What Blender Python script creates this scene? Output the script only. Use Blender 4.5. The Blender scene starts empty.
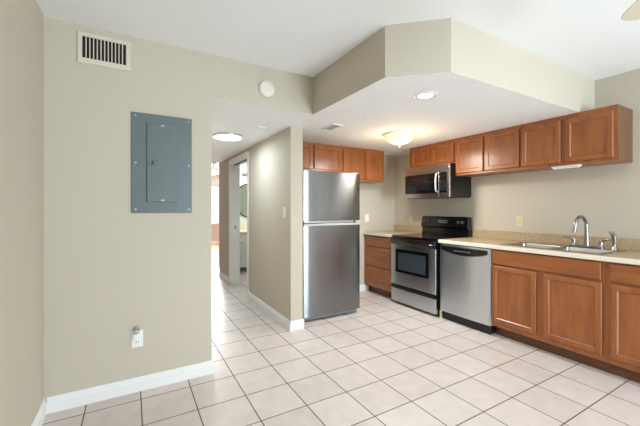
import bpy, bmesh, math, random
from mathutils import Vector, Matrix
random.seed(7)
S = bpy.context.scene
C = S.collection
PI = math.pi
R = math.radians

# ------------------------------------------------------------------ camera, sky, daylight, exposure
cam_d = bpy.data.cameras.new('camera')
cam = bpy.data.objects.new('camera', cam_d); C.objects.link(cam)
cam.location = (0, 0, 1.281); cam.rotation_euler = (R(90), 0, R(-30))
cam_d.sensor_width = 36; cam_d.lens = 326.6 / 640 * 36
cam_d.shift_y = -4.85 / 640; cam_d.shift_x = 0.25 / 640
cam_d.clip_start = 0.02
S.camera = cam
S.view_settings.view_transform = 'Standard'; S.view_settings.look = 'None'
S.view_settings.gamma = 1; S.view_settings.use_curve_mapping = False
S.view_settings.exposure = -0.2

world = bpy.data.worlds.new('sky'); S.world = world; world.use_nodes = True
bg = world.node_tree.nodes['Background']
bg.inputs[0].default_value = (0.86, 0.93, 1.0, 1); bg.inputs[1].default_value = 2.2

def area_light(name, loc, rot, sx, sy, power, color):
    d = bpy.data.lights.new(name, 'AREA'); d.shape = 'RECTANGLE'; d.size = sx; d.size_y = sy
    d.energy = power; d.color = color
    o = bpy.data.objects.new(name, d); C.objects.link(o); o.location = loc; o.rotation_euler = rot
    return o
def point_light(name, loc, power, color, radius=0.08):
    d = bpy.data.lights.new(name, 'POINT'); d.energy = power; d.color = color; d.shadow_soft_size = radius
    o = bpy.data.objects.new(name, d); C.objects.link(o); o.location = loc
    return o
# daylight coming in through the windows (rear of the room, bedroom at the end of the hall)
area_light('daylight_rear_window', (2.3, -3.36, 1.2), (R(108), 0, R(-6)), 1.3, 1.7, 300, (0.72, 0.88, 1.0))
area_light('added_side_light', (3.92, -0.28, 1.35), (R(90), 0, R(90)), 0.32, 1.4, 10, (0.82, 0.92, 1.0))  # added side light, makes a bright streak on the fridge door
area_light('daylight_bedroom_window', (2.1, 12.0, 1.37), (R(-90), 0, 0), 1.4, 1.25, 400, (0.86, 0.94, 1.0))

# ------------------------------------------------------------------ helpers
class BM:
    """collects shapes in world coordinates; build() links them as ONE mesh object"""
    def __init__(self): self.b = bmesh.new()
    def box(self, x0, x1, y0, y1, z0, z1, mi=0):
        v = [self.b.verts.new(p) for p in ((x0,y0,z0),(x1,y0,z0),(x1,y1,z0),(x0,y1,z0),(x0,y0,z1),(x1,y0,z1),(x1,y1,z1),(x0,y1,z1))]
        for f in ((0,3,2,1),(4,5,6,7),(0,1,5,4),(1,2,6,5),(2,3,7,6),(3,0,4,7)):
            self.b.faces.new([v[i] for i in f]).material_index = mi
        return self
    def rings(self, rings, close=False, cap0=True, cap1=True, mi=0):
        vs = [[self.b.verts.new(p) for p in r] for r in rings]
        n = len(vs[0]); m = len(vs)
        for i in range(m if close else m-1):
            a, c = vs[i], vs[(i+1) % m]
            for j in range(n):
                f = self.b.faces.new((a[j], a[(j+1)%n], c[(j+1)%n], c[j])); f.material_index = mi
        if not close:
            if cap0: self.b.faces.new(vs[0][::-1]).material_index = mi
            if cap1: self.b.faces.new(vs[-1]).material_index = mi
        return self
    def lathe(self, o, axis, prof, n=32, mi=0):
        """prof: list of (radius, distance along axis)"""
        o = Vector(o); a = Vector(axis).normalized()
        t = a.orthogonal().normalized(); s = a.cross(t)
        rr = []
        for r, h in prof:
            r = max(r, 1e-4)
            rr.append([o + a*h + t*(r*math.cos(2*PI*k/n)) + s*(r*math.sin(2*PI*k/n)) for k in range(n)])
        return self.rings(rr, mi=mi)
    def cyl(self, p, q, r0, r1=None, n=20):
        p, q = Vector(p), Vector(q)
        return self.lathe(p, q-p, [(r0, 0), (r0 if r1 is None else r1, (q-p).length)], n)
    def tube(self, pts, rad, n=12):
        pts = [Vector(p) for p in pts]; rr = []
        ref = None
        for i, p in enumerate(pts):
            d = (pts[min(i+1, len(pts)-1)] - pts[max(i-1, 0)]).normalized()
            if ref is None: ref = d.orthogonal().normalized()
            t = (ref - d*ref.dot(d)).normalized(); ref = t; s = d.cross(t)
            r = rad[i] if isinstance(rad, (list, tuple)) else rad
            rr.append([p + t*(r*math.cos(2*PI*k/n)) + s*(r*math.sin(2*PI*k/n)) for k in range(n)])
        return self.rings(rr)
    def prism(self, poly, z0, z1, mi=0, mi_bottom=None, mi_top=None):
        a = [self.b.verts.new((x, y, z0)) for x, y in poly]; c = [self.b.verts.new((x, y, z1)) for x, y in poly]
        n = len(poly)
        self.b.faces.new(a[::-1]).material_index = mi if mi_bottom is None else mi_bottom
        self.b.faces.new(c).material_index = mi if mi_top is None else mi_top
        for i in range(n): self.b.faces.new((a[i], a[(i+1)%n], c[(i+1)%n], c[i])).material_index = mi
        return self
    def extrude(self, prof, fn, t0, t1):
        """profile points mapped by fn(a, b, t) at t0 and t1"""
        return self.rings([[fn(a, b, t0) for a, b in prof], [fn(a, b, t1) for a, b in prof]])

def root_loc(o):
    v = Vector((0,0,0))
    while o is not None: v += o.location; o = o.parent
    return v
def build(name, m, mats, parent=None, bevel=0.0, smooth=False, seg=2):
    b = m.b
    bmesh.ops.recalc_face_normals(b, faces=b.faces)
    vs = [v.co for v in b.verts]
    if parent is None:
        lo = Vector([min(v[i] for v in vs) for i in range(3)]); hi = Vector([max(v[i] for v in vs) for i in range(3)])
        org = Vector(((lo.x+hi.x)/2, (lo.y+hi.y)/2, lo.z))
    else: org = root_loc(parent)
    bmesh.ops.translate(b, verts=b.verts, vec=-org)
    me = bpy.data.meshes.new(name); b.to_mesh(me); b.free()
    for mt in (mats if isinstance(mats, (list, tuple)) else [mats]): me.materials.append(mt)
    o = bpy.data.objects.new(name, me); C.objects.link(o)
    if parent is None: o.location = org
    else: o.parent = parent
    if smooth:
        for p in me.polygons: p.use_smooth = True
    if bevel:
        bv = o.modifiers.new('edge', 'BEVEL'); bv.width = bevel; bv.segments = seg; bv.limit_method = 'ANGLE'; bv.angle_limit = R(35)
        for p in me.polygons: p.use_smooth = True
        bv.harden_normals = True
    elif smooth:
        me.set_sharp_from_angle(angle=R(40))
    return o
def struct(name, m, mats, parent=None, **k):
    o = build(name, m, mats, parent, **k)
    o['kind'] = 'structure'
    return o
def tag(o, label, cat, group=None):
    o['label'] = label; o['category'] = cat
    if group: o['group'] = group
    return o
def thing(name, loc, label, cat, group=None):
    o = bpy.data.objects.new(name, None); C.objects.link(o); o.location = loc; o.empty_display_size = 0.1
    return tag(o, label, cat, group)
def dup(root, loc, label=None, group=None):
    r = root.copy(); C.objects.link(r); r.location = loc
    if label: r['label'] = label
    if group: r['group'] = group
    for ch in list(root.children):
        c = ch.copy(); C.objects.link(c); c.parent = r
        for g in list(ch.children):
            d = g.copy(); C.objects.link(d); d.parent = c
    return r

# ------------------------------------------------------------------ materials
def srgb(r, g, b):
    f = lambda c: (c/255/12.92) if c/255 <= 0.04045 else ((c/255+0.055)/1.055)**2.4
    return (f(r), f(g), f(b), 1)
def mat(name, col, rough=0.5, metal=0.0, spec=0.5, bump=0.0, bscale=200.0, bstretch=(1,1,1), emit=None, estr=0.0, var=0.0, vscale=3.0, coat=0.0, rvar=0.0):
    m = bpy.data.materials.new(name); m.use_nodes = True
    nt = m.node_tree; N = nt.nodes; L = nt.links; p = N['Principled BSDF']
    p.inputs['Base Color'].default_value = col; p.inputs['Roughness'].default_value = rough
    p.inputs['Metallic'].default_value = metal; p.inputs['Specular IOR Level'].default_value = spec
    p.inputs['Coat Weight'].default_value = coat
    if emit: p.inputs['Emission Color'].default_value = emit; p.inputs['Emission Strength'].default_value = estr
    tc = N.new('ShaderNodeTexCoord')
    mp = N.new('ShaderNodeMapping'); mp.inputs['Scale'].default_value = bstretch; L.new(tc.outputs['Object'], mp.inputs['Vector'])
    n1 = N.new('ShaderNodeTexNoise'); n1.inputs['Scale'].default_value = bscale; n1.inputs['Detail'].default_value = 3; L.new(mp.outputs[0], n1.inputs['Vector'])
    if bump:
        bp = N.new('ShaderNodeBump'); bp.inputs['Strength'].default_value = bump; bp.inputs['Distance'].default_value = 0.01
        L.new(n1.outputs['Fac'], bp.inputs['Height']); L.new(bp.outputs[0], p.inputs['Normal'])
    if var:
        n2 = N.new('ShaderNodeTexNoise'); n2.inputs['Scale'].default_value = vscale; n2.inputs['Detail'].default_value = 4; L.new(mp.outputs[0], n2.inputs['Vector'])
        mx = N.new('ShaderNodeMix'); mx.data_type = 'RGBA'
        mx.inputs[6].default_value = tuple(c*(1-var) for c in col[:3]) + (1,); mx.inputs[7].default_value = tuple(min(1, c*(1+var)) for c in col[:3]) + (1,)
        L.new(n2.outputs['Fac'], mx.inputs[0]); L.new(mx.outputs[2], p.inputs['Base Color'])
    if rvar:
        mr = N.new('ShaderNodeMapRange'); mr.inputs['To Min'].default_value = rough-rvar; mr.inputs['To Max'].default_value = rough+rvar
        L.new(n1.outputs['Fac'], mr.inputs['Value']); L.new(mr.outputs[0], p.inputs['Roughness'])
    return m
def wood(name, dark, mid, light, stretch, rough=0.38):
    m = bpy.data.materials.new(name); m.use_nodes = True
    nt = m.node_tree; N = nt.nodes; L = nt.links; p = N['Principled BSDF']
    tc = N.new('ShaderNodeTexCoord'); oi = N.new('ShaderNodeObjectInfo')
    ad = N.new('ShaderNodeVectorMath'); ad.operation = 'MULTIPLY_ADD'
    cb = N.new('ShaderNodeCombineXYZ')
    for i in range(3): L.new(oi.outputs['Random'], cb.inputs[i])
    ad.inputs[1].default_value = (7, 11, 5); L.new(cb.outputs[0], ad.inputs[0]); L.new(tc.outputs['Object'], ad.inputs[2])
    mp = N.new('ShaderNodeMapping'); mp.inputs['Scale'].default_value = stretch; L.new(ad.outputs[0], mp.inputs['Vector'])
    a = N.new('ShaderNodeTexNoise'); a.inputs['Scale'].default_value = 9; a.inputs['Detail'].default_value = 6; a.inputs['Distortion'].default_value = 0.6; L.new(mp.outputs[0], a.inputs['Vector'])
    b = N.new('ShaderNodeTexNoise'); b.inputs['Scale'].default_value = 60; b.inputs['Detail'].default_value = 2; L.new(mp.outputs[0], b.inputs['Vector'])
    mm = N.new('ShaderNodeMath'); mm.operation = 'MULTIPLY_ADD'; mm.inputs[1].default_value = 0.35; L.new(b.outputs['Fac'], mm.inputs[0]); L.new(a.outputs['Fac'], mm.inputs[2])
    cr = N.new('ShaderNodeValToRGB'); e = cr.color_ramp.elements
    e[0].position = 0.42; e[0].color = dark; e[1].position = 0.95; e[1].color = light
    k = e.new(0.66); k.color = mid
    L.new(mm.outputs[0], cr.inputs[0]); L.new(cr.outputs[0], p.inputs['Base Color'])
    bp = N.new('ShaderNodeBump'); bp.inputs['Strength'].default_value = 0.06; bp.inputs['Distance'].default_value = 0.004
    L.new(b.outputs['Fac'], bp.inputs['Height']); L.new(bp.outputs[0], p.inputs['Normal'])
    p.inputs['Roughness'].default_value = rough; p.inputs['Coat Weight'].default_value = 0.3; p.inputs['Coat Roughness'].default_value = 0.22
    return m
AROT = 0.25
def steel(name, col, rough, grain_axis, ripple=0.05, rz=0.01):
    """brushed stainless: fine vertical brushing plus a slow ripple in the sheet"""
    m = bpy.data.materials.new(name); m.use_nodes = True
    nt = m.node_tree; N = nt.nodes; L = nt.links; p = N['Principled BSDF']
    p.inputs['Base Color'].default_value = col; p.inputs['Metallic'].default_value = 1
    tc = N.new('ShaderNodeTexCoord')
    st = {'z': (1, 1, 0.02), 'h': (0.02, 0.02, 1)}[grain_axis]
    mp = N.new('ShaderNodeMapping'); mp.inputs['Scale'].default_value = st; L.new(tc.outputs['Object'], mp.inputs['Vector'])
    a = N.new('ShaderNodeTexNoise'); a.inputs['Scale'].default_value = 160; a.inputs['Detail'].default_value = 2; L.new(mp.outputs[0], a.inputs['Vector'])
    mp2 = N.new('ShaderNodeMapping'); mp2.inputs['Scale'].default_value = (1, 1, rz); L.new(tc.outputs['Object'], mp2.inputs['Vector'])
    w = N.new('ShaderNodeTexNoise'); w.inputs['Scale'].default_value = 5.5; w.inputs['Detail'].default_value = 1; L.new(mp2.outputs[0], w.inputs['Vector'])
    b1 = N.new('ShaderNodeBump'); b1.inputs['Strength'].default_value = ripple; b1.inputs['Distance'].default_value = 0.02; L.new(w.outputs['Fac'], b1.inputs['Height'])
    L.new(b1.outputs[0], p.inputs['Normal'])
    tg = N.new('ShaderNodeTangent'); tg.direction_type = 'RADIAL'; tg.axis = 'Z'; L.new(tg.outputs[0], p.inputs['Tangent'])
    p.inputs['Anisotropic'].default_value = 0.85; p.inputs['Anisotropic Rotation'].default_value = AROT
    mr = N.new('ShaderNodeMapRange'); mr.inputs['To Min'].default_value = rough-0.004; mr.inputs['To Max'].default_value = rough+0.004
    L.new(a.outputs['Fac'], mr.inputs['Value']); L.new(mr.outputs[0], p.inputs['Roughness'])
    return m
def tile_floor():
    m = bpy.data.materials.new('beige_floor_tile'); m.use_nodes = True
    nt = m.node_tree; N = nt.nodes; L = nt.links; p = N['Principled BSDF']
    ge = N.new('ShaderNodeTexCoord')
    mp = N.new('ShaderNodeMapping'); mp.vector_type = 'POINT'
    mp.inputs['Location'].default_value = (TILE_OX, TILE_OY, 0)
    L.new(ge.outputs['Object'], mp.inputs['Vector'])
    br = N.new('ShaderNodeTexBrick'); br.offset = 0; br.squash = 1
    br.inputs['Scale'].default_value = 1; br.inputs['Brick Width'].default_value = 0.3105; br.inputs['Row Height'].default_value = 0.308
    br.inputs['Mortar Size'].default_value = 0.0038; br.inputs['Mortar Smooth'].default_value = 0.15; br.inputs['Bias'].default_value = 0
    br.inputs['Color1'].default_value = srgb(205, 194, 187); br.inputs['Color2'].default_value = srgb(213, 203, 197)
    br.inputs['Mortar'].default_value = srgb(92, 81, 74)
    L.new(mp.outputs[0], br.inputs['Vector'])
    n = N.new('ShaderNodeTexNoise'); n.inputs['Scale'].default_value = 9; n.inputs['Detail'].default_value = 6; L.new(ge.outputs['Object'], n.inputs['Vector'])
    mr = N.new('ShaderNodeMapRange'); mr.inputs['From Min'].default_value = 0.3; mr.inputs['From Max'].default_value = 0.7; mr.inputs['To Min'].default_value = 0.93; mr.inputs['To Max'].default_value = 1.05
    L.new(n.outputs['Fac'], mr.inputs['Value'])
    mx = N.new('ShaderNodeMix'); mx.data_type = 'RGBA'; mx.blend_type = 'MULTIPLY'; mx.inputs[0].default_value = 1
    L.new(br.outputs['Color'], mx.inputs[6]); L.new(mr.outputs[0], mx.inputs[7]); L.new(mx.outputs[2], p.inputs['Base Color'])
    r = N.new('ShaderNodeMapRange'); r.inputs['To Min'].default_value = 0.33; r.inputs['To Max'].default_value = 0.85; L.new(br.outputs['Fac'], r.inputs['Value']); L.new(r.outputs[0], p.inputs['Roughness'])
    bp = N.new('ShaderNodeBump'); bp.invert = True; bp.inputs['Strength'].default_value = 0.5; bp.inputs['Distance'].default_value = 0.002
    L.new(br.outputs['Fac'], bp.inputs['Height']); L.new(bp.outputs[0], p.inputs['Normal'])
    return m
def plank_floor():
    m = bpy.data.materials.new('warm_wood_floor'); m.use_nodes = True
    nt = m.node_tree; N = nt.nodes; L = nt.links; p = N['Principled BSDF']
    ge = N.new('ShaderNodeTexCoord'); mp = N.new('ShaderNodeMapping'); mp.inputs['Rotation'].default_value = (0, 0, PI/2); L.new(ge.outputs['Object'], mp.inputs['Vector'])
    br = N.new('ShaderNodeTexBrick'); br.inputs['Scale'].default_value = 1; br.inputs['Brick Width'].default_value = 1.2; br.inputs['Row Height'].default_value = 0.12; br.inputs['Mortar Size'].default_value = 0.001
    br.inputs['Color1'].default_value = srgb(190, 128, 92); br.inputs['Color2'].default_value = srgb(206, 146, 110); br.inputs['Mortar'].default_value = srgb(120, 75, 52)
    L.new(mp.outputs[0], br.inputs['Vector']); L.new(br.outputs['Color'], p.inputs['Base Color']); p.inputs['Roughness'].default_value = 0.3
    return m
def clear_glass(name, tint=(1, 1, 1, 1), refl=0.08):
    m = bpy.data.materials.new(name); m.use_nodes = True
    nt = m.node_tree; N = nt.nodes; L = nt.links; N.remove(N['Principled BSDF'])
    t = N.new('ShaderNodeBsdfTransparent'); t.inputs[0].default_value = tint
    g = N.new('ShaderNodeBsdfGlossy'); g.inputs['Roughness'].default_value = 0.03
    x = N.new('ShaderNodeMixShader'); x.inputs[0].default_value = refl
    L.new(t.outputs[0], x.inputs[1]); L.new(g.outputs[0], x.inputs[2]); L.new(x.outputs[0], N['Material Output'].inputs[0])
    return m
TILE_OX, TILE_OY = -(0.678 - 0.3105*10), -(2.495 - 0.308*20)

M = dict(
    wall=mat('greige_wall_paint', srgb(199, 189, 172), 0.7, spec=0.25, bump=0.05, bscale=160),
    bath=mat('pale_bathroom_paint', srgb(232, 232, 220), 0.7, spec=0.25),
    tan=mat('tan_hall_paint', srgb(190, 184, 172), 0.7, spec=0.25),
    ceil=mat('white_ceiling_paint', srgb(247, 247, 248), 0.85, spec=0.15, bump=0.08, bscale=90),
    tex=mat('knockdown_ceiling_texture', srgb(247, 247, 248), 0.85, spec=0.2, bump=0.5, bscale=48, var=0.05, vscale=48),
    trim=mat('white_trim_paint', srgb(236, 236, 234), 0.4),
    white=mat('white_plastic', srgb(238, 237, 232), 0.35),
    cream=mat('aged_cream_plastic', srgb(228, 222, 206), 0.45),
    almond=mat('almond_plastic', srgb(222, 208, 170), 0.4),
    beige=mat('beige_grille_paint', srgb(216, 206, 190), 0.45),
    dark=mat('dark_recess', srgb(22, 20, 18), 0.8),
    panel=mat('blue_grey_enamel', srgb(97, 106, 106), 0.42, bump=0.04, bscale=300),
    panel_d=mat('dark_latch', srgb(48, 52, 54), 0.4),
    zinc=mat('zinc_screw', srgb(158, 164, 164), 0.4, metal=0.7),
    wv=wood('red_brown_maple', srgb(130, 73, 33), srgb(152, 87, 42), srgb(166, 100, 50), (1.6, 1.6, 0.22)),
    wh=wood('red_brown_maple_crosswise', srgb(130, 73, 33), srgb(152, 87, 42), srgb(166, 100, 50), (0.3, 0.22, 2.2)),
    wend=wood('dark_end_panel_wood', srgb(92, 58, 32), srgb(108, 70, 40), srgb(122, 80, 48), (1.6, 1.6, 0.22), 0.5),
    pale=wood('pale_raw_wood', srgb(200, 172, 140), srgb(222, 196, 166), srgb(234, 212, 186), (1.6, 1.6, 0.2), 0.6),
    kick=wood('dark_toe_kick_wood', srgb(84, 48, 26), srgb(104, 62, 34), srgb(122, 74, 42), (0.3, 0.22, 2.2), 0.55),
    counter=mat('cream_laminate', srgb(182, 160, 128), 0.3, var=0.34, vscale=48, bscale=200),
    cedge=mat('cream_laminate_edge', srgb(236, 228, 212), 0.3, var=0.04, vscale=120),
    steel=steel('brushed_stainless', (0.64, 0.66, 0.69, 1), 0.27, 'z'),
    steel_f=steel('brushed_stainless_fridge', (0.25, 0.255, 0.26, 1), 0.26, 'z', 0.10, 0.01),
    steel_h=steel('brushed_stainless_crosswise', (0.62, 0.63, 0.65, 1), 0.27, 'h', 0.0),
    silver=mat('silver_plastic', srgb(196, 197, 196), 0.35, metal=0.4),
    sink=mat('satin_sink_steel', (0.42, 0.42, 0.42, 1), 0.25, metal=1.0),
    nickel=mat('brushed_nickel', (0.36, 0.345, 0.33, 1), 0.24, metal=1.0),
    black=mat('gloss_black_enamel', srgb(12, 12, 13), 0.16, spec=0.6),
    blackp=mat('satin_black_plastic', srgb(20, 20, 21), 0.4),
    gdark=mat('dark_oven_glass', srgb(58, 66, 72), 0.08, spec=0.7),
    bglass=mat('black_glass', srgb(10, 10, 11), 0.06, spec=0.7),
    mesh=mat('dark_microwave_glass', srgb(24, 24, 26), 0.06, spec=0.7),
    keydark=mat('dark_key_grey', srgb(38, 38, 40), 0.3),
    grey=mat('grey_plastic', srgb(126, 130, 134), 0.5),
    ring=mat('burner_ring_grey', srgb(58, 58, 60), 0.25),
    alab=mat('lit_alabaster_glass', srgb(240, 226, 190), 0.35, emit=(1.0, 0.80, 0.50, 1), estr=0.7, var=0.12, vscale=14),
    lens=mat('lit_lamp_lens', srgb(250, 250, 250), 0.4, emit=(1.0, 0.96, 0.90, 1), estr=6.0),
    warm=mat('lit_warm_shade', srgb(250, 236, 205), 0.4, emit=(1.0, 0.80, 0.52, 1), estr=3.0),
    mirror=mat('mirror_silver', (0.86, 0.92, 0.88, 1), 0.02, metal=1.0),
    glass=clear_glass('window_glass'),
    nlglass=clear_glass('clear_plastic', (0.82, 0.82, 0.80, 1), 0.22),
    fanb=mat('cream_fan_blade', srgb(238, 232, 212), 0.4),
    fanw=wood('brown_fan_blade', srgb(96, 62, 38), srgb(120, 80, 50), srgb(140, 96, 62), (1, 0.3, 1)),
    tile=tile_floor(), plank=plank_floor(),
)

# ------------------------------------------------------------------ room dimensions
XA, XE, XH, XP, XK = -0.472, 0.542, 1.445, 1.585, 3.767   # far wall, wall end, hall side, partition, sink wall
YL, YP, YB, YH = 2.621, 3.110, 4.049, 6.25                # panel wall, partition end, fridge wall, end of hall
ZC, ZS = 2.477, 2.137                                     # main ceiling, dropped ceiling
YR = -3.2
BX0, BX1, BY1 = -0.6, 4.2, 11.9                           # bedroom

# ------------------------------------------------------------------ setting
m = BM().box(XA-0.12, XK+0.12, YR-0.12, YH, -0.1, 0.0)
f = struct('floor', m, M['tile'])
# keep the tile pattern in room coordinates
for v in f.data.vertices: v.co += f.location
f.location = (0, 0, 0)
struct('floor_bedroom', BM().box(BX0-0.1, BX1+0.1, YH, BY1+0.1, -0.1, 0.0), M['plank'])
struct('ceiling', BM().box(XA-0.12, XK+0.12, YR-0.12, YL+0.12, ZC, ZC+0.1), M['ceil'])
struct('ceiling_bedroom', BM().box(BX0-0.1, BX1+0.1, YH, BY1+0.1, ZC, ZC+0.1), M['ceil'])
poly = [(XE, YL), (1.440, YL), (1.440, 1.638), (1.739, 1.364), (XK, 1.364), (XK, YB), (XK, YH), (XE, YH)]
struct('dropped_ceiling', BM().prism(poly, ZS, ZC, mi=0, mi_bottom=1), [M['wall'], M['tex']])

struct('wall_left', BM().box(XA-0.12, XE, YL, YL+0.12, 0, ZC), M['wall'])
struct('wall_far_left', BM().box(XA-0.12, XA, YR, YL, 0, ZC), M['wall'])
struct('wall_right', BM().box(XK, XK+0.12, YR, -0.45, 0, ZC).box(XK, XK+0.12, -0.12, YB+0.12, 0, ZC).box(XK, XK+0.12, -0.45, -0.12, 0, 0.65).box(XK, XK+0.12, -0.45, -0.12, 2.05, ZC), M['wall'])
struct('wall_back', BM().box(XP, XK, YB, YB+0.12, 0, ZS), M['wall'])
struct('wall_rear', BM().box(XA-0.12, 1.5, YR-0.12, YR, 0, ZC).box(2.9, XK+0.12, YR-0.12, YR, 0, ZC).box(1.5, 2.9, YR-0.12, YR, 0, 0.3).box(1.5, 2.9, YR-0.12, YR, 2.2, ZC), M['wall'])
struct('wall_hall_left', BM().box(XE-0.12, XE, YL+0.12, YH, 0, ZS), M['wall'])
DY0, DY1, DZ = 4.56, 5.50, 2.03       # bathroom doorway in the hall partition
struct('wall_hall_right', BM().box(XH, XP, YP, DY0, 0, ZS).box(XH, XP, DY0, DY1, DZ, ZS).box(XH, XP, DY1, YH, 0, ZS, 1), [M['wall'], M['tan']])
# bathroom behind the fridge wall
struct('wall_bathroom_back', BM().box(1.66, 3.3, 7.0, 7.1, 0, ZS), M['bath'])
struct('wall_bathroom_front', BM().box(XP, 3.2, YB+0.1205, YB+0.135, 0, ZS), M['bath'])
struct('wall_bathroom_right', BM().box(3.2, 3.3, YB+0.12, 7.0, 0, ZS), M['bath'])
struct('floor_bathroom', BM().box(1.74, 3.2, YH, 7.0, -0.1, 0.001), M['tile'])
struct('ceiling_bathroom', BM().box(1.66, 3.3, YH, 7.1, ZS, ZS+0.1), M['ceil'])
struct('wall_bathroom_left', BM().box(1.66, 1.74, YH, 7.0, 0, ZS).box(XP, 1.74, YH-0.1, YH, 0, ZS), M['bath'])
# bedroom
WX0, WX1, WZ0, WZ1 = 1.35, 2.78, 0.72, 2.05
struct('wall_bedroom_back', BM().box(BX0, WX0, BY1, BY1+0.1, 0, ZC).box(WX1, BX1, BY1, BY1+0.1, 0, ZC).box(WX0, WX1, BY1, BY1+0.1, 0, WZ0).box(WX0, WX1, BY1, BY1+0.1, WZ1, ZC), M['tan'])
struct('wall_bedroom_left', BM().box(BX0-0.1, BX0, YH, BY1+0.1, 0, ZC), M['tan'])
struct('wall_bedroom_right', BM().box(BX1, BX1+0.1, YH, BY1+0.1, 0, ZC), M['tan'])
struct('wall_bedroom_front', BM().box(BX0, XE, YH, YH+0.1, 0, ZC), M['tan'])
struct('wall_bedroom_side', BM().box(3.3, BX1, YH, YH+0.1, 0, ZC).box(1.64, 3.3, 7.1, 7.2, 0, ZC).box(1.64, 1.66, YH, 7.1, 0, ZC), M['tan'])

# baseboards: stepped profile, run along a wall
prof = [(0, 0), (0.016, 0), (0.016, 0.066), (0.012, 0.074), (0.012, 0.088), (0.006, 0.098), (0, 0.098)]
def base(name, axis, wall, sgn, t0, t1):
    if axis == 'y': fn = lambda a, b, t: (t, wall + sgn*a, b)        # runs along X on a wall of constant Y
    else: fn = lambda a, b, t: (wall + sgn*a, t, b)
    struct(name, BM().extrude(prof, fn, t0, t1), M['trim'])
base('baseboard_left', 'y', YL, -1, XA+0.016, XE+0.016)
base('baseboard_far_left', 'x', XA, 1, YR, YL)
base('baseboard_hall_left', 'x', XE, 1, YL, YH)
base('baseboard_hall_right', 'x', XH, -1, YP-0.016, DY0-0.05)
base('baseboard_partition_end', 'y', YP, -1, XH, XP+0.012)
base('baseboard_hall_far', 'x', XH, -1, DY1+0.07, YH)
base('baseboard_back', 'y', YB, -1, 2.42, 3.21)
base('baseboard_bedroom', 'y', BY1, -1, BX0, BX1)
base('baseboard_right', 'x', XK, -1, YR, 0.38)
struct('trim_1', BM().box(XE, XH, YH-0.02, YH+0.02, 0, 0.008), M['kick'], bevel=0.002)   # floor threshold at the bedroom

# bathroom doorway casing and jamb
m = BM()
m.box(XH-0.014, XH, DY0-0.05, DY0, 0, DZ+0.06).box(XH-0.014, XH, DY1, DY1+0.06, 0, DZ+0.06).box(XH-0.014, XH, DY0, DY1, DZ, DZ+0.06)
casing = struct('door_1', m, M['trim'], bevel=0.003)
m = BM().box(XH-0.008, XP+0.014, DY0, DY0+0.014, 0, DZ).box(XH-0.008, XP+0.014, DY1-0.014, DY1, 0, DZ).box(XH-0.008, XP+0.014, DY0+0.014, DY1-0.014, DZ-0.014, DZ)
jamb = struct('door_jamb', m, M['trim'], casing, bevel=0.002)
build('strike_plate', BM().box(1.508, 1.532, DY1-0.0165, DY1-0.0138, 0.93, 0.99), M['zinc'], jamb)
build('door_stop', BM().box(1.50, 1.54, DY0+0.0142, DY1-0.0142, DZ-0.026, DZ-0.0142), M['panel_d'], jamb)

# windows (rear of the room, bedroom, and an added one at the side)
def window(name, axis, plane, a0, a1, z0, z1, d0, d1, nx, nz):
    """frame ring with muntins and one glass pane mesh; axis: wall normal"""
    def bx(m, u0, u1, w0, w1, e0, e1):
        if axis == 'y': m.box(u0, u1, plane+e0, plane+e1, w0, w1)
        else: m.box(plane+e0, plane+e1, u0, u1, w0, w1)
    m = BM(); t = 0.05
    bx(m, a0, a0+t, z0, z1, d0, d1); bx(m, a1-t, a1, z0, z1, d0, d1); bx(m, a0+t, a1-t, z0, z0+t, d0, d1); bx(m, a0+t, a1-t, z1-t, z1, d0, d1)
    w = struct(name, m, M['trim'], bevel=0.003)
    mm = BM(); c = (d0+d1)/2
    for i in range(1, nx): u = a0 + (a1-a0)*i/nx; bx(mm, u-0.012, u+0.012, z0+t, z1-t, c-0.012, c+0.012)
    for i in range(1, nz): z = z0 + (z1-z0)*i/nz; bx(mm, a0+t, a1-t, z-0.014, z+0.014, c-0.0125, c+0.0125)
    struct('window_frame', mm, M['trim'], w)
    g = BM(); bx(g, a0+t, a1-t, z0+t, z1-t, c-0.003, c+0.003)
    struct('window_pane', g, M['glass'], w)
    return w
window('window_1', 'y', BY1, WX0, WX1, WZ0, WZ1, 0.005, 0.075, 4, 4)
window('window_2', 'y', YR, 1.5, 2.9, 0.3, 2.2, -0.09, -0.02, 2, 2)
window('added_side_window', 'x', XK, -0.45, -0.12, 0.65, 2.05, 0.02, 0.09, 1, 2)  # unseen window, added so the fridge door reflects a streak

# ------------------------------------------------------------------ cabinets
def P(axis, front):
    """maps (across, depth from the front, height) to the room; axis 'x' faces -X, 'y' faces -Y"""
    if axis == 'x': return lambda u, d, z: (front + d, u, z)
    return lambda u, d, z: (u, front + d, z)
def cab_door(parent, axis, front, u0, u1, z0, z1, name='door', rail=0.040, th=0.019):
    p = P(axis, front)
    def ring(i, d): return [p(u0+i, d, z0+i), p(u1-i, d, z0+i), p(u1-i, d, z1-i), p(u0+i, d, z1-i)]
    m = BM(); e = 0.004
    m.rings([ring(0, th), ring(0, e), ring(e, 0), ring(rail, 0), ring(rail+0.007, 0.008), ring(rail+0.007, th)], close=True)
    d = build(name, m, M['wv'], parent)
    q = BM(); i = rail + 0.007
    q.rings([ring(i, 0.0085), ring(i, th-0.001)])
    build('door_panel', q, M['wv'], d)
    return d
def slab_front(parent, axis, front, u0, u1, z0, z1, name, th=0.019, mt='wh'):
    p = P(axis, front)
    def ring(i, d): return [p(u0+i, d, z0+i), p(u1-i, d, z0+i), p(u1-i, d, z1-i), p(u0+i, d, z1-i)]
    return build(name, BM().rings([ring(0, th), ring(0, 0.006), ring(0.003, 0.0015), ring(0.008, 0)]), M[mt], parent)

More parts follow.
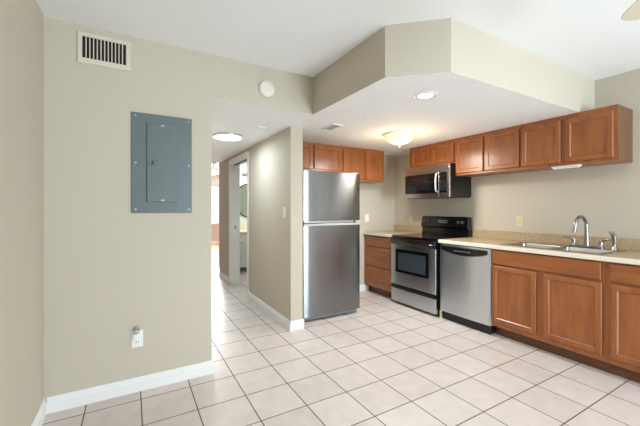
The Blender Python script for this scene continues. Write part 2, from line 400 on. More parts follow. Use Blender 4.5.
XF = 3.453      # upper cabinet face on the sink wall
def upper_x(y0, y1, z0, doors, dz0, label, name='wall_cabinet'):
    t = thing(name, ((XF+XK)/2, (y0+y1)/2, z0), label, 'cabinet', 'wall cabinets above the sink run')
    build('cabinet_body', BM().box(XF, XK-0.001, y0+0.0005, y1-0.0005, z0, ZS-0.002), M['wv'], t, bevel=0.0015)
    for a, b in doors: cab_door(t, 'x', XF-0.0195, a, b, dz0, 2.092)
    if y0 < 1.5: build('end_panel', BM().box(XF+0.002, XK-0.0012, y0-0.0055, y0, z0+0.002, ZS-0.003), M['wend'], t, bevel=0.001)  # end panel in a darker brown than the cabinet doors
    return t
upper_x(2.645, 3.408, 1.834, ((2.664, 3.006), (3.036, 3.366)), 1.856, 'short brown two-door wall cabinet directly above the microwave')
upper_x(1.866, 2.645, 1.677, ((1.880, 2.248), (2.274, 2.630)), 1.702, 'full-height brown two-door wall cabinet beside the microwave, glowing in lamp light')
upper_x(1.101, 1.866, 1.677, ((1.121, 1.468), (1.504, 1.854)), 1.702, 'brown two-door wall cabinet over the sink with an exposed end panel')

YV = 3.747
def upper_y(x0, x1, z0, doors, dz0, label):
    t = thing('wall_cabinet', ((x0+x1)/2, (YV+YB)/2, z0), label, 'cabinet', 'wall cabinets on the refrigerator wall')
    build('cabinet_body', BM().box(x0+0.0005, x1-0.0005, YV, YB-0.001, z0, ZS-0.002), M['wv'], t, bevel=0.0015)
    for a, b in doors: cab_door(t, 'y', YV-0.0195, a, b, dz0, 2.100)
    return t
upper_y(1.587, 2.512, 1.772, ((1.612, 2.050), (2.074, 2.500)), 1.795, 'short brown two-door wall cabinet above the refrigerator beside the hall partition')
upper_y(2.512, 3.272, 1.667, ((2.530, 2.882), (2.909, 3.236)), 1.690, 'brown two-door wall cabinet reaching past the refrigerator top, over the bare wall')

XC, XB = 3.124, 3.152     # counter edge, base cabinet face
def base_cabinet(y0, y1, label, hollow=False):
    t = thing('base_cabinet', ((XB+XK)/2, (y0+y1)/2, 0), label, 'cabinet', 'base cabinets under the counter')
    m = BM(); a, b = y0+0.0005, y1-0.0005; top = 0.875
    if hollow:
        m.box(XB, XB+0.02, a, b, 0.1, top).box(XB+0.02, XK-0.001, a, a+0.018, 0.1, top).box(XB+0.02, XK-0.001, b-0.018, b, 0.1, top)
        m.box(XB+0.02, XK-0.001, a+0.018, b-0.018, 0.1, 0.118).box(XK-0.008, XK-0.001, a+0.018, b-0.018, 0.118, top)
    else: m.box(XB, XK-0.001, a, b, 0.1, top)
    build('cabinet_body', m, M['wv'], t)
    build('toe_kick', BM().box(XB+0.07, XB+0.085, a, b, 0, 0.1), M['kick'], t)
    return t
XD = XB - 0.0195
t = base_cabinet(1.075, 1.984, 'wide brown sink cabinet with two doors under a long false drawer front', True)
slab_front(t, 'x', XD, 1.098, 1.975, 0.728, 0.866, 'false_front')
cab_door(t, 'x', XD, 1.565, 1.975, 0.148, 0.706); cab_door(t, 'x', XD, 1.092, 1.503, 0.148, 0.706)
t = base_cabinet(0.46, 1.075, 'brown base cabinet with one drawer at the end past the sink')
f_ = slab_front(t, 'x', XD, 0.480, 1.043, 0.728, 0.862, 'drawer')
cab_door(t, 'x', XD, 0.480, 1.040, 0.148, 0.706)
t = base_cabinet(3.388, YB-0.001, 'brown three-drawer base cabinet tucked in the corner beside the stove')
slab_front(t, 'x', XD, 3.400, 4.036, 0.710, 0.862, 'drawer')
slab_front(t, 'x', XD, 3.400, 4.036, 0.416, 0.698, 'drawer')
slab_front(t, 'x', XD, 3.400, 4.036, 0.112, 0.404, 'drawer')

# countertops with backsplashes
SY0, SY1, SX0, SX1 = 1.13, 1.925, 3.225, 3.66      # sink cut-out
t = thing('countertop', ((XC+XK)/2, 1.54, 0.876), 'long cream laminate countertop holding the sink, over the dishwasher', 'countertop')
m = BM().box(XC, SX0, 0.44, 2.618, 0.8765, 0.914).box(SX1, XK-0.001, 0.44, 2.618, 0.8765, 0.914)
m.box(SX0, SX1, 0.44, SY0, 0.8765, 0.914).box(SX0, SX1, SY1, 2.618, 0.8765, 0.914)
build('worktop', m, M['counter'], t)
build('front_edge', BM().extrude([(0, 0), (0, 0.0375), (-0.006, 0.0375), (-0.010, 0.034), (-0.010, 0.004), (-0.007, 0)], lambda a, b, y: (XC+a, y, 0.8765+b), 0.44, 2.618), M['cedge'], t)
build('backsplash', BM().box(XK-0.02, XK-0.001, 0.44, 2.618, 0.9142, 1.016), M['counter'], t, bevel=0.003)
t = thing('countertop', ((XC+XK)/2, 3.72, 0.876), 'short cream laminate countertop on the corner drawers beside the stove', 'countertop')
build('worktop', BM().box(XC, XK-0.001, 3.387, YB-0.001, 0.8765, 0.914), M['counter'], t)
build('front_edge', BM().extrude([(0, 0), (0, 0.0375), (-0.006, 0.0375), (-0.010, 0.034), (-0.010, 0.004), (-0.007, 0)], lambda a, b, y: (XC+a, y, 0.8765+b), 3.387, YB-0.001), M['cedge'], t)
build('backsplash', BM().box(XK-0.02, XK-0.001, 3.387, YB-0.001, 0.9142, 1.016), M['counter'], t, bevel=0.003)

# ------------------------------------------------------------------ sink, faucet, sprayer
t = thing('kitchen_sink', (3.44, 1.53, 0.914), 'stainless double-bowl sink set into the cream countertop', 'sink')
def rrect(x0, x1, y0, y1, z, r, n=5):
    pts = []
    for cx, cy, a0 in ((x1-r, y1-r, 0), (x0+r, y1-r, PI/2), (x0+r, y0+r, PI), (x1-r, y0+r, 3*PI/2)):
        for k in range(n): a = a0 + PI/2*k/(n-1); pts.append((cx+r*math.cos(a), cy+r*math.sin(a), z))
    return pts
bowls = ((1.15, 1.515), (1.545, 1.91)); bx0, bx1 = 3.245, 3.590
m = BM()
zt, zb_ = 0.9185, 0.9145
m.box(3.205, bx0, 1.105, 1.955, zb_, zt).box(bx1, 3.690, 1.105, 1.955, zb_, zt)
m.box(bx0, bx1, 1.105, 1.15, zb_, zt).box(bx0, bx1, 1.515, 1.545, zb_, zt).box(bx0, bx1, 1.91, 1.955, zb_, zt)
build('rim', m, M['sink'], t)
for y0, y1 in bowls:
    m = BM(); e = 0.012
    m.rings([rrect(bx0-0.001, bx1+0.001, y0-0.001, y1+0.001, zt, 0.012), rrect(bx0+0.004, bx1-0.004, y0+0.004, y1-0.004, zt-0.008, 0.03), rrect(bx0+e, bx1-e, y0+e, y1-e, 0.76, 0.05), rrect(bx0+0.05, bx1-0.05, y0+0.05, y1-0.05, 0.742, 0.04)], cap0=False)
    b = build('bowl', m, M['sink'], t, smooth=True)
    build('drain', BM().lathe((3.417, (y0+y1)/2, 0.7425), (0, 0, 1), [(0.045, 0), (0.045, 0.002), (0.03, 0.003), (0.028, 0.001)], 24), M['nickel'], b, smooth=True)

FX = 3.635
t = thing('faucet', (FX, 1.377, zt), 'brushed nickel gooseneck faucet with two lever handles behind the sink', 'faucet')
build('base_plate', BM().rings([rrect(FX-0.03, FX+0.03, 1.245, 1.51, zt+0.0003, 0.028), rrect(FX-0.03, FX+0.03, 1.245, 1.51, zt+0.012, 0.028), rrect(FX-0.024, FX+0.024, 1.252, 1.503, zt+0.019, 0.022)]), M['nickel'], t, smooth=True)
pts = [(FX, 1.377, zt+0.018), (FX, 1.377, zt+0.05), (FX, 1.377, zt+0.12), (FX, 1.378, zt+0.19)]
rad = [0.024, 0.019, 0.0165, 0.0150]
cx, cz, ra = FX-0.09, zt+0.195, 0.09
for k in range(1, 13):
    a = PI*k/13*1.06; pts.append((cx+ra*math.cos(a), 1.378+0.018*k/13, cz+ra*math.sin(a))); rad.append(0.0142)
pts += [(cx-ra-0.006, 1.397, zt+0.17), (cx-ra-0.010, 1.398, zt+0.145)]; rad += [0.0145, 0.017]
build('spout', BM().tube(pts, rad, 16), M['nickel'], t, smooth=True)
for y, s in ((1.478, 1), (1.272, -1)):
    h = build('handle', BM().lathe((FX, y, zt+0.018), (0, 0, 1), [(0.023, 0), (0.019, 0.012), (0.015, 0.04), (0.017, 0.055), (0.012, 0.064), (0.003, 0.067)], 20), M['nickel'], t, smooth=True)
    build('lever', BM().tube([(FX, y, zt+0.055), (FX-0.01, y+s*0.02, zt+0.072), (FX-0.02, y+s*0.048, zt+0.084), (FX-0.025, y+s*0.078, zt+0.084)], [0.009, 0.008, 0.0075, 0.006], 12), M['nickel'], h, smooth=True)
t = thing('sink_sprayer', (FX, 1.178, zt), 'small nickel side sprayer standing beside the faucet', 'sprayer')
build('collar', BM().lathe((FX, 1.178, zt+0.0003), (0, 0, 1), [(0.024, 0), (0.022, 0.008), (0.016, 0.016), (0.013, 0.04)], 20), M['nickel'], t, smooth=True)
build('spray_head', BM().tube([(FX, 1.178, zt+0.040), (FX, 1.178, zt+0.10), (FX-0.004, 1.180, zt+0.125), (FX-0.018, 1.186, zt+0.143), (FX-0.042, 1.196, zt+0.150)], [0.013, 0.017, 0.018, 0.017, 0.013], 16), M['nickel'], t, smooth=True)

# ------------------------------------------------------------------ refrigerator
fx0, fx1, fy = 1.660, 2.434, 3.216
t = thing('refrigerator', ((fx0+fx1)/2, 3.6, 0), 'tall stainless top-freezer refrigerator beside the hall partition', 'refrigerator')
build('cabinet_body', BM().box(fx0+0.004, fx1-0.004, fy+0.075, 3.985, 0.035, 1.694), M['blackp'], t, bevel=0.006)
def bowed(x0, x1, z0, z1, y, depth, bow, n=14):
    """door slab with a gently convex face and rolled side edges"""
    pr = []
    for i in range(n+1):
        u = i/n; c = 4*u*(1-u); e = min(u, 1-u)*(x1-x0)
        roll = 0.012*max(0, 1-e/0.018)**2
        pr.append((x0+(x1-x0)*u, y + bow*(1-c) + roll))
    pr += [(x1, y+depth), (x0, y+depth)]
    m = BM(); m.rings([[(x, yy, z0) for x, yy in pr], [(x, yy, z1) for x, yy in pr]])
    return m
d = build('freezer_door', bowed(fx0, fx1, 1.135, 1.700, fy, 0.07, 0.006), M['steel_f'], t, smooth=True)
build('handle_strip', BM().box(fx0+0.004, fx1-0.004, fy+0.010, fy+0.062, 1.112, 1.1345), M['silver'], d, bevel=0.003)
build('badge', BM().box(2.335, 2.358, fy+0.0078, fy+0.0100, 1.112, 1.133), M['black'], d)
build('hinge_cover', BM().box(fx1-0.10, fx1-0.02, fy+0.02, fy+0.09, 1.7005, 1.715), M['grey'], d, bevel=0.004)
d = build('fridge_door', bowed(fx0, fx1, 0.055, 1.080, fy, 0.07, 0.006), M['steel_f'], t, smooth=True)
build('handle_strip', BM().box(fx0+0.004, fx1-0.004, fy+0.010, fy+0.062, 1.0805, 1.1030), M['silver'], d, bevel=0.003)
build('kick_grille', BM().box(fx0+0.03, fx1-0.03, fy+0.05, fy+0.07, 0.012, 0.05), M['grey'], t)
for x in (fx0+0.07, fx1-0.07):
    build('foot', BM().cyl((x, fy+0.10, 0), (x, fy+0.10, 0.036), 0.02), M['grey'], t)
    build('foot', BM().cyl((x, 3.90, 0), (x, 3.90, 0.036), 0.02), M['grey'], t)

# ------------------------------------------------------------------ electric range
ry0, ry1, rx = 2.624, 3.382, 3.080
t = thing('electric_range', (3.4, 3.0, 0), 'black and stainless electric range with glass cooktop between the counters', 'stove')
build('range_body', BM().box(rx+0.035, 3.742, ry0+0.002, ry1-0.002, 0.03, 0.893), M['blackp'], t)
c = build('cooktop', BM().extrude([(0, 0), (0.006, 0.012), (0.03, 0.024), (0.60, 0.024), (0.60, 0)], lambda a, b, y: (rx+0.005+a, y, 0.8935+b), ry0-0.001, ry1+0.001), M['bglass'], t)
for bx_, by_, br_ in ((3.25, 2.82, 0.105), (3.25, 3.19, 0.08), (3.50, 2.82, 0.08), (3.50, 3.19, 0.105)):
    ringm = BM(); n = 40
    ringm.rings([[(bx_+r_*math.cos(2*PI*k/n), by_+r_*math.sin(2*PI*k/n), z) for k in range(n)] for r_, z in ((br_, 0.9176), (br_, 0.9182), (br_-0.006, 0.9182), (br_-0.006, 0.9176))], close=True)
    build('burner_ring', ringm, M['ring'], c)
bgd = build('backguard', BM().extrude([(0, 0), (0.075, 0), (0.075, 0.245), (0.030, 0.250), (0.012, 0.235), (-0.012, 0.115), (-0.006, 0.100), (0.012, 0.092), (0.012, 0.030), (0, 0.02)], lambda a, b, y: (3.667+a, y, 0.918+b), ry0+0.001, ry1-0.001), M['black'], t, bevel=0.004)
def on_guard(z):   # x of the slanted face at height above the cooktop
    return 3.667 - 0.012 + 0.024*(z-0.115)/0.12
nrm = Vector((-0.12, 0, 0.024)).normalized()
for y in (3.315, 3.255, 2.755, 2.695):
    p0 = Vector((on_guard(0.175), y, 0.918+0.175))
    k = build('knob', BM().lathe(p0+nrm*0.0005, nrm, [(0.024, 0), (0.022, 0.014), (0.019, 0.020), (0.004, 0.021)], 20), M['blackp'], bgd, smooth=True)
    build('knob_pointer', BM().box(p0.x-0.0245, p0.x-0.022, y-0.002, y+0.002, p0.z-0.006, p0.z+0.022), M['silver'], k)
zz = 0.180; xx = on_guard(zz)
build('display', BM().extrude([(-0.0005, 0), (-0.003, 0.0005), (-0.003+0.008, 0.0405), (-0.0005+0.008, 0.041)], lambda a, b, y: (on_guard(zz-0.02)+a, y, 0.918+zz-0.02+b), 2.93, 3.08), M['gdark'], bgd)
# oven door
def slab_x(x0, x1, y0, y1, z0, z1): return BM().box(x0, x1, y0, y1, z0, z1)
d = build('oven_door', slab_x(rx, rx+0.034, ry0+0.002, ry1-0.002, 0.262, 0.800), M['steel'], t, bevel=0.005)
build('window_surround', slab_x(rx-0.003, rx-0.0003, 2.730, 3.290, 0.432, 0.738), M['bglass'], d, bevel=0.001)
build('oven_window', slab_x(rx-0.0042, rx-0.0032, 2.775, 3.245, 0.468, 0.702), M['gdark'], d)
build('door_top', BM().extrude([(0.034, 0), (0.034, 0.088), (0.012, 0.088), (-0.012, 0.070), (-0.022, 0.045), (-0.016, 0.016), (0.0, 0.0)], lambda a, b, y: (rx+a, y, 0.8005+b), ry0+0.002, ry1-0.002), M['black'], d, bevel=0.003)
build('handle', BM().tube([(rx-0.018, ry0+0.03, 0.835), (rx-0.040, ry0+0.07, 0.842), (rx-0.046, 3.003, 0.845), (rx-0.040, ry1-0.07, 0.842), (rx-0.018, ry1-0.03, 0.835)], 0.013, 12), M['black'], d, smooth=True)
d = build('storage_drawer', slab_x(rx+0.002, rx+0.034, ry0+0.002, ry1-0.002, 0.035, 0.212), M['steel'], t, bevel=0.005)
build('drawer_handle', BM().extrude([(0.034, 0), (0.034, 0.046), (0.006, 0.046), (-0.014, 0.038), (-0.016, 0.022), (0.004, 0.004)], lambda a, b, y: (rx+a, y, 0.2125+b), ry0+0.012, ry1-0.012), M['black'], d, bevel=0.002)
for y in (ry0+0.06, ry1-0.06):
    build('foot', BM().cyl((rx+0.08, y, 0), (rx+0.08, y, 0.031), 0.018), M['blackp'], t)
    build('foot', BM().cyl((3.70, y, 0), (3.70, y, 0.031), 0.018), M['blackp'], t)

tag(build('wood_strip', BM().box(3.135, 3.155, 2.592, 2.616, 0.0, 0.085), M['pale'], bevel=0.002), 'short pale wood strip standing on the floor between stove and dishwasher', 'wood strip')

# ------------------------------------------------------------------ dishwasher
dy0, dy1, dx = 1.988, 2.588, 3.105
t = thing('dishwasher', (3.4, 2.29, 0), 'stainless dishwasher with black crescent control strip under the countertop', 'dishwasher')
build('tub', BM().box(dx+0.05, 3.73, dy0+0.004, dy1-0.004, 0.012, 0.870), M['blackp'], t)
m = BM(); n = 16; pr = []
for i in range(n+1):
    u = i/n; pr.append((dx + 0.010*(1-4*u*(1-u)), dy0 + (dy1-dy0)*u))
pr += [(dx+0.048, dy1), (dx+0.048, dy0)]
m.rings([[(x, y, 0.098) for x, y in pr], [(x, y, 0.868) for x, y in pr]])
d = build('door', m, M['steel'], t, smooth=True)
# crescent control strip: straight top edge, sagging bottom edge
m = BM(); n = 24; rows = []
for i in range(n+1):
    u = i/n; y = dy0+0.022 + (dy1-dy0-0.044)*u; s = 4*u*(1-u)
    xo = dx + 0.010*(1-4*((y-dy0)/(dy1-dy0))*(1-(y-dy0)/(dy1-dy0)))
    zl = 0.808 - 0.046*s**0.8
    rows.append([(xo+0.006, y, zl), (xo-0.004, y, zl+0.002), (xo-0.010, y, (zl+0.850)/2), (xo-0.005, y, 0.850), (xo+0.006, y, 0.852)])
m.rings(rows)
cs = build('control_strip', m, M['black'], d, smooth=True)
for i in range(7):
    y = 2.20 + i*0.030
    build('button', BM().box(dx-0.0125, dx-0.0085, y-0.009, y+0.009, 0.806, 0.814), M['grey'], cs)
build('side_trim', BM().box(dx+0.012, dx+0.05, dy0-0.0035, dy0-0.0005, 0.098, 0.868), M['silver'], t)
build('toe_panel', BM().box(dx+0.055-0.02, dx+0.049, dy0+0.004, dy1-0.03, 0.004, 0.096), M['blackp'], t)

# ------------------------------------------------------------------ microwave
my0, my1, mx, mz0, mz1 = 2.648, 3.398, 3.345, 1.416, 1.8335
t = thing('microwave', (3.55, 3.026, mz0), 'black and stainless microwave hung under the short cabinet over the stove', 'microwave')
build('microwave_body', BM().box(mx+0.032, XF-0.0005, my0+0.001, my1-0.001, mz0+0.012, 1.8335).box(XF-0.0005, XK-0.001, my0+0.001, my1-0.001, mz0+0.012, 1.8335), M['blackp'], t)
build('base_pan', BM().box(mx+0.05, XK-0.01, my0+0.01, my1-0.01, mz0, mz0+0.0118), M['blackp'], t)
v = build('vent_panel', BM().box(mx, mx+0.032, my0, my1, 1.752, 1.832), M['steel_h'], t, bevel=0.004)
d = build('door', BM().box(mx, mx+0.0315, 2.804, my1, mz0+0.004, 1.748), M['steel_h'], t, bevel=0.004)
build('door_window', BM().box(mx-0.0025, mx-0.0003, 2.812, my1-0.02, mz0+0.058, 1.728), M['bglass'], d, bevel=0.001)
build('window_mesh', BM().box(mx-0.0034, mx-0.0026, 2.93, my1-0.06, mz0+0.095, 1.69), M['mesh'], d)
build('handle', BM().tube([(mx-0.001, 2.822, 1.486), (mx-0.030, 2.822, 1.498), (mx-0.038, 2.822, 1.535), (mx-0.040, 2.822, 1.60), (mx-0.038, 2.822, 1.665), (mx-0.030, 2.822, 1.706), (mx-0.001, 2.822, 1.718)], 0.0105, 12), M['silver'], d, smooth=True)
k = build('control_panel', BM().box(mx, mx+0.0315, my0, 2.801, mz0+0.004, 1.748), M['steel_h'], t, bevel=0.004)
build('keypad', BM().box(mx-0.0025, mx-0.0003, 2.684, 2.799, mz0+0.058, 1.728), M['bglass'], k, bevel=0.001)
for r_ in range(5):
    for c_ in range(3):
        build('key', BM().box(mx-0.0033, mx-0.0026, 2.697+c_*0.031, 2.720+c_*0.031, 1.505+r_*0.027, 1.520+r_*0.027), M['keydark'], k)
build('clock_display', BM().box(mx-0.0033, mx-0.0026, 2.696, 2.786, 1.66, 1.70), M['mesh'], k)

# ------------------------------------------------------------------ under-cabinet light
t = thing('under_cabinet_light', (3.50, 1.485, 1.65), 'slim white light bar fixed under the cabinet over the sink', 'light')
build('housing', BM().box(3.470, 3.525, 1.370, 1.595, 1.660, 1.6765), M['white'], t, bevel=0.003)
build('diffuser', BM().box(3.476, 3.519, 1.380, 1.585, 1.650, 1.6598), M['white'], t, bevel=0.003)

# ------------------------------------------------------------------ things on the panel wall
t = thing('electrical_panel', (0.197, YL, 1.247), 'blue-grey metal breaker panel on the wall below the vent', 'electrical panel')
build('cover_plate', BM().box(0.0, 0.395, YL-0.012, YL-0.0005, 1.247, 1.951), M['panel'], t, bevel=0.003)
d = build('panel_door', BM().box(0.096, 0.296, YL-0.026, YL-0.0125, 1.326, 1.883), M['panel'], t, bevel=0.003)
l = build('latch', BM().box(0.100, 0.166, YL-0.033, YL-0.0263, 1.585, 1.620), M['panel'], d, bevel=0.003)
build('latch_slide', BM().box(0.124, 0.140, YL-0.037, YL-0.0332, 1.588, 1.617), M['panel_d'], l)
for z in (1.872, 1.337): build('catch', BM().box(0.185, 0.207, YL-0.0275, YL-0.0263, z-0.006, z+0.006), M['zinc'], d)
for x in (0.025, 0.372):
    for z in (1.272, 1.598, 1.928):
        build('screw', BM().lathe((x, YL-0.0122, z), (0, -1, 0), [(0.008, 0), (0.007, 0.003), (0.002, 0.004)], 12), M['zinc'], t)

t = thing('return_vent', (-0.155, YL, 2.225), 'beige wall register with dark vertical louvers near the ceiling', 'vent')
x0, x1, z0, z1 = -0.305, -0.004, 2.225, 2.430
a0, a1, b0, b1 = -0.276, -0.031, 2.264, 2.404
build('backing', BM().box(a0, a1, YL-0.0035, YL-0.0005, b0, b1), M['dark'], t)
m = BM(); o_ = lambda i, yy: None
def vring(u0, u1, w0, w1, y): return [(u0, y, w0), (u1, y, w0), (u1, y, w1), (u0, y, w1)]
m.rings([vring(x0, x1, z0, z1, YL-0.0005), vring(x0, x1, z0, z1, YL-0.004), vring(x0+0.006, x1-0.006, z0+0.006, z1-0.006, YL-0.012), vring(a0-0.004, a1+0.004, b0-0.004, b1+0.004, YL-0.012), vring(a0, a1, b0, b1, YL-0.009), vring(a0, a1, b0, b1, YL-0.0005)], close=True)
build('grille_frame', m, M['beige'], t)
m = BM(); n = 12
for i in range(1, n):
    x = a0 + (a1-a0)*i/n
    m.box(x-0.0028, x+0.0028, YL-0.0105, YL-0.0036, b0, b1)
build('louvers', m, M['beige'], t)

t = thing('smoke_detector', (0.992, YL, 2.286), 'round white detector on the wall above the hall opening', 'smoke detector')
build('housing', BM().lathe((0.992, YL-0.0005, 2.286), (0, -1, 0), [(0.071, 0), (0.071, 0.012), (0.068, 0.022), (0.060, 0.030), (0.020, 0.034), (0.001, 0.034)], 40), M['cream'], t, smooth=True)
build('test_button', BM().lathe((1.010, YL-0.0345, 2.300), (0, -1, 0), [(0.010, 0), (0.009, 0.002), (0.001, 0.0025)], 16), M['white'], t, smooth=True)

def outlet(name, axis, wall, sgn, u, z, mt, label, cat, kind='outlet', group=None):
    """plate on a wall of constant X or Y, sgn: side the plate sticks out to"""
    def bx(m, u0, u1, d0, d1, w0, w1):
        lo, hi = sorted((wall+sgn*d0, wall+sgn*d1))
        return m.box(lo, hi, u0, u1, w0, w1) if axis == 'x' else m.box(u0, u1, lo, hi, w0, w1)
    t = thing(name, (wall, u, z) if axis == 'x' else (u, wall, z), label, cat, group)
    build('cover_plate', bx(BM(), u-0.036, u+0.036, 0.0005, 0.006, z-0.058, z+0.058), M[mt], t, bevel=0.0025)
    if kind == 'outlet':
        for dz in (-0.02, 0.02):
            r = build('receptacle', bx(BM(), u-0.016, u+0.016, 0.0063, 0.009, z+dz-0.013, z+dz+0.013), M[mt], t, bevel=0.002)
            m = BM(); bx(m, u-0.008, u-0.005, 0.0092, 0.0096, z+dz-0.004, z+dz+0.006); bx(m, u+0.005, u+0.008, 0.0092, 0.0096, z+dz-0.004, z+dz+0.006)
            build('slots', m, M['dark'], r)
    elif kind == 'switch':
        r = build('toggle_base', bx(BM(), u-0.009, u+0.009, 0.0063, 0.008, z-0.016, z+0.016), M[mt], t)
        build('toggle', bx(BM(), u-0.0045, u+0.0045, 0.0083, 0.018, z-0.002, z+0.012), M[mt], r, bevel=0.001)
    return t
outlet('wall_outlet', 'y', YL, -1, 0.037, 0.366, 'white', 'white outlet plate low on the wall under the breaker panel', 'outlet')
t = thing('night_light', (0.030, YL, 0.386), 'small clear plug-in night light in the low wall outlet', 'night light')
build('plug_body', BM().box(0.012, 0.048, YL-0.034, YL-0.0100, 0.374, 0.412), M['white'], t, bevel=0.004)
build('night_light_shade', BM().lathe((0.030, YL-0.022, 0.4125), (0, 0, 1), [(0.019, 0), (0.021, 0.012), (0.021, 0.030), (0.016, 0.042), (0.006, 0.048)], 20), M['nlglass'], t, smooth=True)
outlet('wall_outlet', 'x', XK, -1, 2.045, 1.135, 'almond', 'almond outlet plate on the wall behind the sink counter', 'outlet')
outlet('wall_outlet', 'x', XK, -1, 3.690, 1.105, 'almond', 'almond outlet plate above the corner counter beside the stove', 'outlet')
outlet('light_switch', 'y', YB, -1, 3.185, 1.127, 'white', 'white switch plate on the bare wall beside the refrigerator', 'light switch', 'switch')
outlet('light_switch', 'x', XH, -1, 3.258, 1.235, 'white', 'white switch plate on the hall side of the partition', 'light switch', 'switch')

# ------------------------------------------------------------------ things on the dropped ceiling
t = thing('ceiling_vent', (1.83, 2.915, ZS), 'small white rectangular register in the dropped ceiling near the refrigerator', 'vent')
m = BM()
def hring(i, z): return [(1.765+i, 2.79+i, z), (1.895-i, 2.79+i, z), (1.895-i, 3.04-i, z), (1.765+i, 3.04-i, z)]
m.rings([hring(0, ZS-0.0005), hring(0, ZS-0.004), hring(0.006, ZS-0.010), hring(0.020, ZS-0.010), hring(0.022, ZS-0.006), hring(0.022, ZS-0.0005)], close=True)
build('grille_frame', m, M['white'], t)
build('backing', BM().box(1.787, 1.873, 2.812, 3.018, ZS-0.002, ZS-0.0005), M['grey'], t)
m = BM()
for i in range(7):
    x = 1.795 + i*0.0118
    m.rings([[(x, 2.812, ZS-0.009), (x+0.004, 2.812, ZS-0.009), (x+0.009, 2.812, ZS-0.0025), (x+0.005, 2.812, ZS-0.0025)], [(x, 3.018, ZS-0.009), (x+0.004, 3.018, ZS-0.009), (x+0.009, 3.018, ZS-0.0025), (x+0.005, 3.018, ZS-0.0025)]])
build('louvers', m, M['white'], t)

t = thing('recessed_light', (1.935, 1.745, ZS), 'small lit round recessed light near the bulkhead corner', 'ceiling light')
build('trim_ring', BM().rings([[(1.935+r_*math.cos(2*PI*k/40), 1.745+r_*math.sin(2*PI*k/40), z) for k in range(40)] for r_, z in ((0.088, ZS-0.0005), (0.088, ZS-0.004), (0.080, ZS-0.008), (0.062, ZS-0.007), (0.056, ZS-0.003), (0.056, ZS-0.0005))], close=True), M['white'], t, smooth=True)
build('lens', BM().lathe((1.935, 1.745, ZS-0.0005), (0, 0, -1), [(0.0555, 0), (0.0555, 0.002), (0.03, 0.0035), (0.001, 0.004)], 32), M['lens'], t, smooth=True)
rl = point_light('recessed_lamp', (1.935, 1.745, ZS-0.03), 12, (1.0, 0.88, 0.72), 0.05)
rl.data = bpy.data.lights.new('recessed_lamp', 'SPOT'); rl.data.energy = 38; rl.data.color = (1.0, 0.95, 0.87); rl.data.spot_size = R(130); rl.data.spot_blend = 0.6; rl.data.shadow_soft_size = 0.05

FLX, FLY = 2.68, 2.80
t = thing('flush_ceiling_light', (FLX, FLY, ZS), 'lit alabaster bowl ceiling light with a small finial above the kitchen', 'ceiling light')
build('base_pan', BM().lathe((FLX, FLY, ZS-0.0005), (0, 0, -1), [(0.185, 0), (0.190, 0.010), (0.186, 0.026), (0.172, 0.032)], 48), M['white'], t, smooth=True)
gl = build('glass_bowl', BM().lathe((FLX, FLY, ZS-0.0328), (0, 0, -1), [(0.163, 0), (0.160, 0.014), (0.145, 0.036), (0.115, 0.060), (0.075, 0.080), (0.035, 0.092), (0.012, 0.096)], 48), M['alab'], t, smooth=True)
build('finial', BM().lathe((FLX, FLY, ZS-0.1285), (0, 0, -1), [(0.013, 0), (0.016, 0.006), (0.009, 0.012), (0.012, 0.020), (0.004, 0.030), (0.001, 0.032)], 20), M['nickel'], t, smooth=True)
point_light('flush_light_lamp', (FLX, FLY, ZS-0.32), 11, (1.0, 0.76, 0.42), 0.10)
fa = area_light('flush_light_glow', (FLX, FLY, ZS-0.165), (0, 0, 0), 0.28, 0.28, 26, (0.92, 0.96, 1.0)); fa.data.shape = 'DISK'

HLX, HLY = 0.985, 3.86
t = thing('disc_ceiling_light', (HLX, HLY, ZS), 'flat round lit disc light on the hall ceiling', 'ceiling light')
build('light_ring', BM().lathe((HLX, HLY, ZS-0.0005), (0, 0, -1), [(0.165, 0), (0.170, 0.006), (0.168, 0.024), (0.160, 0.028)], 48), M['silver'], t, smooth=True)
build('diffuser', BM().lathe((HLX, HLY, ZS-0.0288), (0, 0, -1), [(0.158, 0), (0.156, 0.004), (0.120, 0.010), (0.001, 0.013)], 48), M['lens'], t, smooth=True)
hl = area_light('hall_lamp', (HLX, HLY, ZS-0.045), (0, 0, 0), 0.3, 0.3, 13, (0.72, 0.88, 1.0)); hl.data.shape = 'DISK'

t = thing('ceiling_sensor', (1.185, 3.315, ZS), 'thin white rectangular plate on the hall ceiling before the disc light', 'ceiling plate')
build('cover_plate', BM().box(1.135, 1.240, 3.265, 3.365, ZS-0.012, ZS-0.0005), M['white'], t, bevel=0.004)
build('centre_cap', BM().lathe((1.1875, 3.315, ZS-0.0122), (0, 0, -1), [(0.022, 0), (0.020, 0.006), (0.001, 0.008)], 20), M['white'], t, smooth=True)

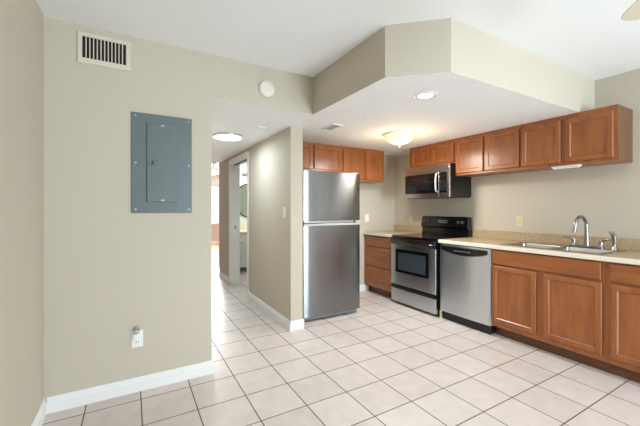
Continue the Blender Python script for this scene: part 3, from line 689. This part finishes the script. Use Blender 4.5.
# ------------------------------------------------------------------ ceiling fans
def fan(name, hx, hy, ang0, label, bm_, zb, zc, lamp, nb=5, L_=0.66, w=0.13):
    t = thing(name, (hx, hy, zc), label, 'ceiling fan')
    build('canopy', BM().lathe((hx, hy, zc-0.0005), (0, 0, -1), [(0.07, 0), (0.065, 0.03), (0.03, 0.05)], 28), M['white'], t, smooth=True)
    build('downrod', BM().cyl((hx, hy, zc-0.05), (hx, hy, zb+0.085), 0.012), M['white'], t, smooth=True)
    build('motor', BM().lathe((hx, hy, zb+0.085), (0, 0, -1), [(0.04, 0), (0.10, 0.02), (0.115, 0.05), (0.10, 0.085), (0.06, 0.10)], 32), M['white'], t, smooth=True)
    for i in range(nb):
        a = ang0 + 2*PI*i/nb; ca, sa = math.cos(a), math.sin(a)
        def q(r, s, z): 
            zt_ = z + s*0.12
            return (hx+ca*r-sa*s, hy+sa*r+ca*s, zb+zt_)
        out = [(0.20, -w*0.40), (0.30, -w*0.47), (L_-0.05, -w*0.5), (L_-0.015, -w*0.42), (L_, -w*0.25), (L_, w*0.25), (L_-0.015, w*0.42), (L_-0.05, w*0.5), (0.30, w*0.47), (0.20, w*0.40)]
        b = build('blade', BM().rings([[q(r, s, 0) for r, s in out], [q(r, s, 0.007) for r, s in out]]), M[bm_], t)
        arm = [(0.09, -0.016), (0.24, -0.028), (0.24, 0.028), (0.09, 0.016)]
        build('blade_iron', BM().rings([[q(r, s, 0.0075) for r, s in arm], [q(r, s, 0.012) for r, s in arm]]), M['nickel'], b)
    build('light_bowl', BM().lathe((hx, hy, zb-0.016), (0, 0, -1), [(0.06, 0), (0.13, 0.01), (0.125, 0.04), (0.09, 0.075), (0.04, 0.095), (0.001, 0.10)], 36), M['warm'], t, smooth=True)
    point_light(name+'_lamp', (hx, hy, zb-0.22), lamp, (1.0, 0.92, 0.80), 0.12)
    return t
fan('ceiling_fan', 1.638, 0.177, R(42), 'cream-bladed ceiling fan of which only one blade tip shows at the top corner', 'fanb', 2.20, ZC, 1.5)  # its light bowl and lamp are out of view, added as room fill
fan('ceiling_fan', 1.87, 8.8, R(10), 'brown-bladed lit ceiling fan in the bedroom at the end of the hall', 'fanw', 2.27, ZC, 30)

# ------------------------------------------------------------------ bathroom
vx0, vx1, vy0, vy1 = 1.77, 2.97, 6.40, 6.999
t = thing('bathroom_vanity', ((vx0+vx1)/2, (vy0+vy1)/2, 0), 'white vanity cabinet with cream top seen through the hall doorway', 'vanity')
build('cabinet_body', BM().box(vx0, vx1, vy0+0.02, vy1, 0.09, 0.775), M['trim'], t)
build('toe_kick', BM().box(vx0, vx1, vy0+0.09, vy0+0.105, 0, 0.0898), M['grey'], t)
build('vanity_top', BM().box(vx0-0.02, vx1+0.02, vy0-0.01, vy1-0.0005, 0.7755, 0.81).box(vx0-0.02, vx1+0.02, vy1-0.02, vy1-0.0005, 0.81, 0.90), M['cedge'], t, bevel=0.003)
for i in range(3):
    a = vx0+0.02+i*0.395
    slab_front(t, 'y', vy0, a, a+0.37, 0.60, 0.755, 'drawer', mt='trim')
    slab_front(t, 'y', vy0, a, a+0.37, 0.11, 0.585, 'door', mt='trim')
t = thing('bathroom_mirror', (2.29, 7.0, 1.447), 'round black-framed mirror above the white vanity', 'mirror')
n = 56; mc = (2.29, 1.447)
build('mirror_frame', BM().rings([[(mc[0]+r_*math.cos(2*PI*k/n), y, mc[1]+r_*math.sin(2*PI*k/n)) for k in range(n)] for r_, y in ((0.385, 6.9995), (0.385, 6.978), (0.365, 6.978), (0.365, 6.9995))], close=True), M['black'], t)
build('mirror_glass', BM().lathe((mc[0], 6.9993, mc[1]), (0, -1, 0), [(0.3645, 0), (0.3645, 0.012), (0.001, 0.012)], n), M['mirror'], t)
t = thing('vanity_light', (2.29, 7.0, 1.98), 'lit bar light with glass shades above the round mirror', 'light')
build('back_bar', BM().box(2.10, 2.70, 6.965, 6.9995, 1.97, 2.03), M['nickel'], t, bevel=0.004)
for x in (2.34, 2.47, 2.60):
    build('shade', BM().lathe((x, 6.90, 2.02), (0, 0, -1), [(0.025, 0), (0.045, 0.03), (0.062, 0.11), (0.05, 0.115), (0.001, 0.10)], 24), M['warm'], t, smooth=True)
    build('shade_arm', BM().tube([(x, 6.964, 2.0), (x, 6.92, 2.03), (x, 6.90, 2.022)], 0.008, 10), M['nickel'], t, smooth=True)
point_light('vanity_lamp', (2.45, 6.50, 1.75), 22, (0.94, 1.0, 0.97), 0.10)
